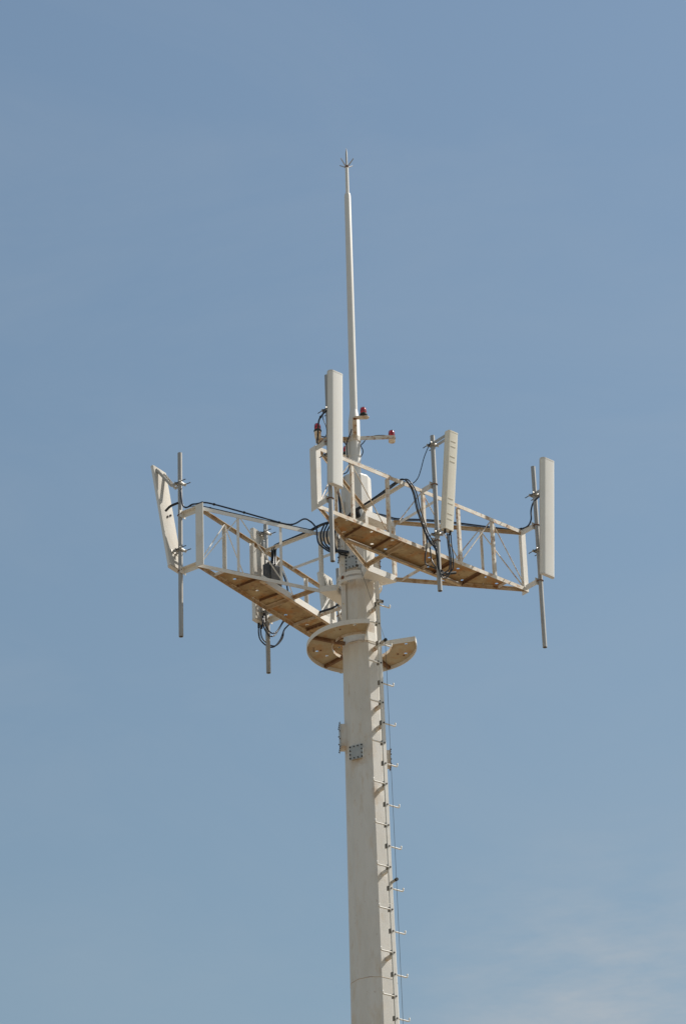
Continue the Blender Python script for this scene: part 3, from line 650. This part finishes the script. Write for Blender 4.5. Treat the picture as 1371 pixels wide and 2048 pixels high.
C = {
'feed': (2, [(2.13, 1.90, 1.03), (2.14, 1.80, 1.07), (2.08, 1.70, 1.12)]),
'rail2': (2, [(2.03, 1.70, 1.35), (2.03, 1.68, 1.18), (2.02, 1.66, 1.075), (1.98, 1.62, 1.06), (1.96, 1.55, 1.09), (1.95, 1.46, 1.075), (1.872, 1.384, 1.104), (1.705, 1.293, 1.106), (1.322, 1.082, 1.078), (1.049, 0.932, 1.056), (0.675, 0.726, 1.042), (0.48, 0.619, 1.184), (0.40, 0.561, 1.161), (0.37, 0.50, 1.073), (0.40, 0.45, 0.973), (0.533, 0.335, 0.665), (0.477, 0.254, 0.552), (0.429, 0.183, 0.499), (0.371, 0.099, 0.503), (0.25, 0.0, 0.52)]),
'rail2b': (2, [(2.02, 1.70, 1.42), (2.02, 1.68, 1.15), (2.0, 1.64, 1.05), (1.97, 1.56, 1.06), (1.95, 1.47, 1.04), (1.9, 1.4, 1.036), (1.657, 1.266, 1.032), (1.099, 0.959, 1.022), (0.605, 0.687, 1.026), (0.36, 0.56, 1.031)]),
'joist2': (2, [(0.40, 1.25, 0.66), (0.36, 1.27, 0.76), (0.33, 1.285, 0.86), (0.33, 1.28, 0.96), (0.33, 1.22, 1.025), (0.33, 1.025, 1.03), (0.33, 0.614, 1.05), (0.35, 0.45, 1.06), (0.42, 0.30, 1.01), (0.40, 0.14, 1.0), (0.28, -0.01, 0.99)]),
'loop2': (2, [(0.46, 0.25, 1.0), (0.527, 0.291, 0.794), (0.513, 0.271, 0.626), (0.445, 0.171, 0.513), (0.36, 0.06, 0.492), (0.25, 0.0, 0.50)]),
'drop2': (2, [(0.05, 1.785, -0.03), (0.055, 1.785, -0.15), (0.02, 1.78, -0.25), (-0.07, 1.74, -0.32), (-0.14, 1.66, -0.34), (-0.253, 1.62, -0.19), (-0.33, 1.60, 0.0), (-0.35, 1.55, 0.06), (-0.33, 1.47, 0.085), (-0.25, 1.40, 0.085)]),
'drop2b': (2, [(0.06, 1.70, 0.10), (0.12, 1.66, -0.05), (0.12, 1.62, -0.18), (0.02, 1.61, -0.24), (-0.1, 1.61, -0.18), (-0.20, 1.60, -0.04), (-0.24, 1.56, 0.07), (-0.20, 1.46, 0.09), (-0.1, 1.40, 0.085)]),
'sag2': (2, [(0.36, 1.25, 0.66), (0.08, 1.35, 0.78), (-0.20, 1.45, 0.70), (-0.33, 1.50, 0.52), (-0.33, 1.44, 0.35), (-0.33, 1.32, 0.19), (-0.33, 1.14, 0.09), (-0.33, 0.93, 0.075), (-0.34, 0.72, 0.075), (-0.34, 0.62, 0.11), (-0.30, 0.42, 0.17), (-0.24, 0.20, 0.2)]),
'sag2b': (2, [(-0.24, 1.48, 0.08), (-0.36, 1.30, 0.085), (-0.36, 1.05, 0.08), (-0.35, 0.85, 0.085), (-0.34, 0.62, 0.09)]),
'main1': (1, [(-0.30, 0.15, 1.02), (-0.36, 0.33, 1.02), (-0.36, 0.531, 1.02), (-0.35, 0.70, 1.03), (-0.35, 0.959, 1.044), (-0.35, 1.247, 1.075), (-0.343, 1.42, 1.065), (-0.311, 1.5, 0.973), (-0.222, 1.5, 0.848), (-0.167, 1.5, 0.61), (-0.126, 1.5, 0.501), (-0.06, 1.53, 0.245), (-0.115, 1.70, -0.04), (-0.128, 1.8, -0.208), (-0.098, 1.8, -0.36), (-0.081, 1.8, -0.54), (-0.018, 1.8, -0.607), (0.061, 1.82, -0.556), (0.10, 1.84, -0.433), (0.095, 1.86, -0.264), (0.06, 1.875, -0.05), (0.05, 1.885, 0.09)]),
'loop1': (1, [(-0.10, 1.51, 0.40), (-0.038, 1.51, 0.178), (-0.03, 1.5, 0.02), (-0.065, 1.5, -0.134), (-0.062, 1.5, -0.263), (0.03, 1.55, -0.31), (0.02, 1.66, -0.40), (-0.02, 1.78, -0.50)]),
'loop1b': (1, [(-0.09, 1.51, 0.40), (-0.02, 1.52, 0.21), (0.035, 1.5, 0.01), (0.055, 1.5, -0.16), (0.045, 1.6, -0.33), (-0.01, 1.78, -0.48)]),
'plug1': (1, [(0.0, 1.78, -0.55), (0.12, 1.66, -0.40), (0.22, 1.57, -0.34), (0.32, 1.55, -0.31), (0.46, 1.55, -0.25)]),
'inner1': (1, [(-1.40, 1.10, 1.02), (-1.155, 0.985, 1.022), (-0.778, 0.783, 1.03), (-0.488, 0.623, 1.035), (-0.361, 0.50, 1.04), (-0.29, 0.36, 1.05), (-0.2, 0.25, 1.02)]),
'rail1': (1, [(-0.15, 0.30, 1.08), (-0.05, 0.36, 1.10), (0.12, 0.44, 1.09), (0.30, 0.53, 1.05), (0.606, 0.688, 1.07), (0.863, 0.83, 1.075), (1.18, 1.003, 1.06), (1.615, 1.243, 1.03), (1.859, 1.377, 1.025), (1.95, 1.47, 1.035), (1.935, 1.60, 1.02), (1.94, 1.66, 1.10), (1.95, 1.66, 1.25), (1.95, 1.72, 1.36), (1.965, 1.85, 1.42)]),
'toprail1': (1, [(-1.60, 1.43, 1.022), (-1.49, 1.43, 1.026), (-1.098, 1.43, 1.023), (-0.74, 1.43, 1.026), (-0.60, 1.43, 1.022)]),
'earth1': (1, [(-0.05, 1.70, 1.66), (-0.14, 1.66, 1.41), (-0.20, 1.64, 1.187), (-0.215, 1.58, 1.06), (-0.215, 1.46, 1.03), (-0.33, 1.43, 1.025), (-0.50, 1.43, 1.022)]),
'corner1': (1, [(-2.02, 1.83, 1.43), (-2.09, 1.75, 1.38), (-2.15, 1.70, 1.27), (-2.16, 1.68, 1.15), (-2.12, 1.62, 1.04), (-2.03, 1.5, 1.03), (-1.93, 1.43, 1.022)]),
'corner1b': (1, [(-2.04, 1.66, 1.47), (-2.07, 1.68, 1.33), (-2.03, 1.70, 1.18), (-2.00, 1.66, 1.08), (-1.98, 1.45, 1.025)]),
}
def CW(k): return local_world(*C[k])
cable('feeder_cable', CW('feed'), 0.018, 'short thick black lead between the tilted antenna back and its pipe')
cable('feeder_cable', CW('rail2'), 0.0125, 'black cable running along the pale platform top rail into a hump and hanging loop', 'bluecable', ties=(0.30, 0.36, 0.42, 0.5))
cable('feeder_cable', CW('rail2b'), 0.007, 'thin black lead tied flat along the pale platform top rail', ties=(0.5, 0.62, 0.8))
for j, (dx, dz) in enumerate(((0, 0), (0.03, 0.012), (-0.026, 0.01), (0.012, 0.034))):
    cable('feeder_cable', off(CW('joist2'), (dx, 0.01 * j, dz)), 0.0135, ['lowest', 'lower middle', 'upper middle', 'topmost'][j] + ' strand of the cable bundle on the pale platform top joist', ties=(0.45, 0.62) if j == 0 else ())
for j, (s, dz, dy) in enumerate(((1.0, 0, 0), (0.86, 0.02, 0.03), (0.70, 0.05, 0.06), (0.5, 0.03, 0.09), (0.34, -0.03, 0.05))):
    P = CW('loop2'); c0 = P[-1]
    Q = [Vector((c0.x + (p.x - c0.x) * (s + (1 - s) * 0.25), p.y + dy, p.z + dz * (1 if i else 0))) for i, p in enumerate(P)]
    cable('feeder_cable', Q, 0.0125, ['widest', 'second widest', 'third widest', 'second tightest', 'tightest'][j] + ' of the cable loops hanging against the pole beneath the pale top joist', 'bluecable' if j % 2 else 'cable', group='cable loops at the pole')
cable('feeder_cable', CW('drop2'), 0.011, 'lowest black cable loop hanging under the narrow antenna', 'bluecable', ties=(0.03,))
cable('feeder_cable', off(CW('drop2'), (0.03, 0.02, 0.03), 0, 6), 0.010, 'second black cable loop just inside the lowest one under the narrow antenna')
cable('feeder_cable', CW('drop2b'), 0.011, 'small black cable loop crossing the pipe under the narrow antenna', 'bluecable')
cable('feeder_cable', off(CW('drop2b'), (0.02, 0, 0.05)), 0.010, 'smallest black cable loop by the lower clamp of the narrow antenna')
cable('feeder_cable', CW('sag2'), 0.0115, 'black cable sagging from the radio box down to the pale platform lower joist', ties=(0.62, 0.72, 0.82))
cable('feeder_cable', off(CW('sag2'), (0.012, 0.0, 0.018), 5), 0.0115, 'black cable tied above the sagging one on the lower joist', 'bluecable')
cable('feeder_cable', CW('sag2b'), 0.006, 'thin black lead crossing the pale platform floor to the lower joist')
for j, (dx, dy, dz) in enumerate(((0, 0, 0), (0.030, 0.01, 0.012), (-0.020, 0.02, 0.022))):
    cable('feeder_cable', off(off(CW('main1'), (dx, dy, dz)), (0.03 * j * (j - 2), 0, 0.03 * j), 13, 18), 0.0092, ['lowest hanging', 'middle', 'highest hanging'][j] + ' strand of the black cables looping under the cream antenna', 'cable', ties=(0.2, 0.27, 0.36, 0.5) if j == 0 else ())
cable('feeder_cable', CW('loop1'), 0.0105, 'outer slack black loop beneath the mid post of the rust-streaked platform')
cable('feeder_cable', CW('loop1b'), 0.0105, 'inner slack black loop beneath the mid post of the rust-streaked platform')
o = cable('spare_lead', CW('plug1'), 0.010, 'loose black lead with a plug poking out under the rust-streaked floor')
P = CW('plug1')
for a, b, r in ((P[2], P[3], 0.018), (P[3], P[4], 0.021)):
    bm = bmesh.new(); d = (b - a).normalized(); tube(bm, [a - P[0], a.lerp(b, 0.3) - P[0], b - P[0]], [r * 0.7, r, r], 10); mk('plug', bm, 'rubber', o, 40)
cable('feeder_cable', CW('inner1'), 0.010, 'black cable along the inner top rail behind the tall white antenna')
cable('feeder_cable', CW('rail1'), 0.012, 'dark blue cable along the inner top rail to the antenna clear of the mast', 'bluecable', ties=(0.35, 0.48, 0.55, 0.62))
cable('feeder_cable', off(CW('rail1'), (0.0, 0.02, -0.012), 2, 10), 0.007, 'thin lead lying under the dark blue cable on the inner top rail')
cable('earth_lead', CW('toprail1'), 0.006, 'thin black lead lying on the outer top rail of the rust-streaked platform', ties=(0.9,))
cable('earth_lead', CW('earth1'), 0.0065, 'thin blue lead dropping from the cream antenna upper clamp', 'bluecable')
cable('feeder_cable', CW('corner1'), 0.012, 'black lead bowing out behind the tall white antenna by the mast', ties=(0.3,))
cable('earth_lead', CW('corner1b'), 0.006, 'thin blue lead behind the tall white antenna by the mast', 'bluecable')
PW = lambda *p: Vector((X0 + p[0], Y0 + p[1], ZB + p[2]))
cable('feeder_cable', [PW(-0.20, -0.14, 1.85), PW(-0.245, -0.20, 1.70), PW(-0.262, -0.24, 1.50), PW(-0.245, -0.27, 1.30), PW(-0.235, -0.28, 1.10), PW(-0.19, -0.31, 1.06), PW(-0.12, -0.32, 1.05), PW(0.0, -0.345, 1.05)], 0.019, 'thick black cable down the front of the upper pole')
bm = bmesh.new(); box(bm, (0, 0, 0), (0.11, 0.06, 0.085)); bevel(bm, 0.008); cb = mk('cable_block', bm, 'rubber', None, 30, loc=PW(-0.01, -0.352, 1.05)); cb.rotation_euler = (0, R(-14), R(8)); tag(cb, 'black cable clamp block on the front of the upper pole', 'clamp')
bm = bmesh.new(); tube(bm, [(-0.05, -0.02, 0.03), (-0.03, -0.03, 0.075), (0.06, -0.02, 0.085), (0.10, 0.0, 0.14)], 0.011, 7); mk('clamp_lead', bm, 'cable', cb, True)
cable('light_lead', [PW(-0.03, -0.12, 2.66), PW(-0.06, -0.10, 2.58), PW(-0.10, -0.09, 2.48), PW(-0.115, -0.085, 2.40), PW(-0.11, -0.088, 2.22), PW(-0.09, -0.10, 2.05), PW(-0.12, -0.12, 1.92), PW(-0.20, -0.14, 1.86), PW(-0.22, -0.15, 1.80)], 0.008, 'thin black lead down the mast from the warning lights to the pole top')
cable('light_lead', [PW(0.16, -0.02, 2.51), PW(0.13, -0.05, 2.45), PW(0.095, -0.06, 2.40), PW(0.118, -0.05, 2.34), PW(0.12, -0.04, 2.29), PW(0.093, -0.03, 2.23)], 0.008, 'thin dark lead curling beside the mast under the bare light arm', 'bluecable')
cable('light_lead', [PW(0.26, 0.0, 2.588), PW(0.34, 0.0, 2.602), PW(0.44, 0.0, 2.60), PW(0.52, 0.05, 2.61), PW(0.53, 0.11, 2.62)], 0.008, 'thin black lead along the top of the bare light arm')
cable('light_lead', [PW(-0.115, -0.085, 2.40), PW(-0.16, -0.09, 2.46), PW(-0.26, -0.06, 2.56), PW(-0.40, -0.02, 2.592), PW(-0.50, -0.04, 2.60)], 0.008, 'thin black lead crossing behind the tall white antenna to a warning light')
# steel safety wire
wz = [PW(0.012, -0.345, 0.19), rail_pt(24.60) + nL * 0.11 + tL * 0.015 + Vector((X0, Y0, 0)), rail_pt(20.87) + nL * 0.11 + tL * 0.015 + Vector((X0, Y0, 0)), rail_pt(12) + nL * 0.11 + tL * 0.015 + Vector((X0, Y0, 0)), rail_pt(3.2) + nL * 0.02 + tL * 0.015 + Vector((X0, Y0, 0))]
bm = bmesh.new(); tube(bm, [p - wz[0] for p in wz], 0.0033, 6); sw = mk('safety_wire', bm, 'wire', None, True, loc=wz[0]); tag(sw, 'thin steel safety wire running from the upper pole down past the ladder rail', 'wire')
bm = bmesh.new(); tube(bm, [Vector((0, 0.10, 0.01)), Vector((0, -0.01, 0.005))], [0.03, 0.035], 10); mk('wire_anchor', bm, 'plate', sw, 35)
bm = bmesh.new(); tube(bm, [Vector((-0.05, 0.0, 0.02)), Vector((-0.02, -0.012, 0.005))], 0.02, 8); mk('anchor_nut', bm, 'bolt', sw, 35)
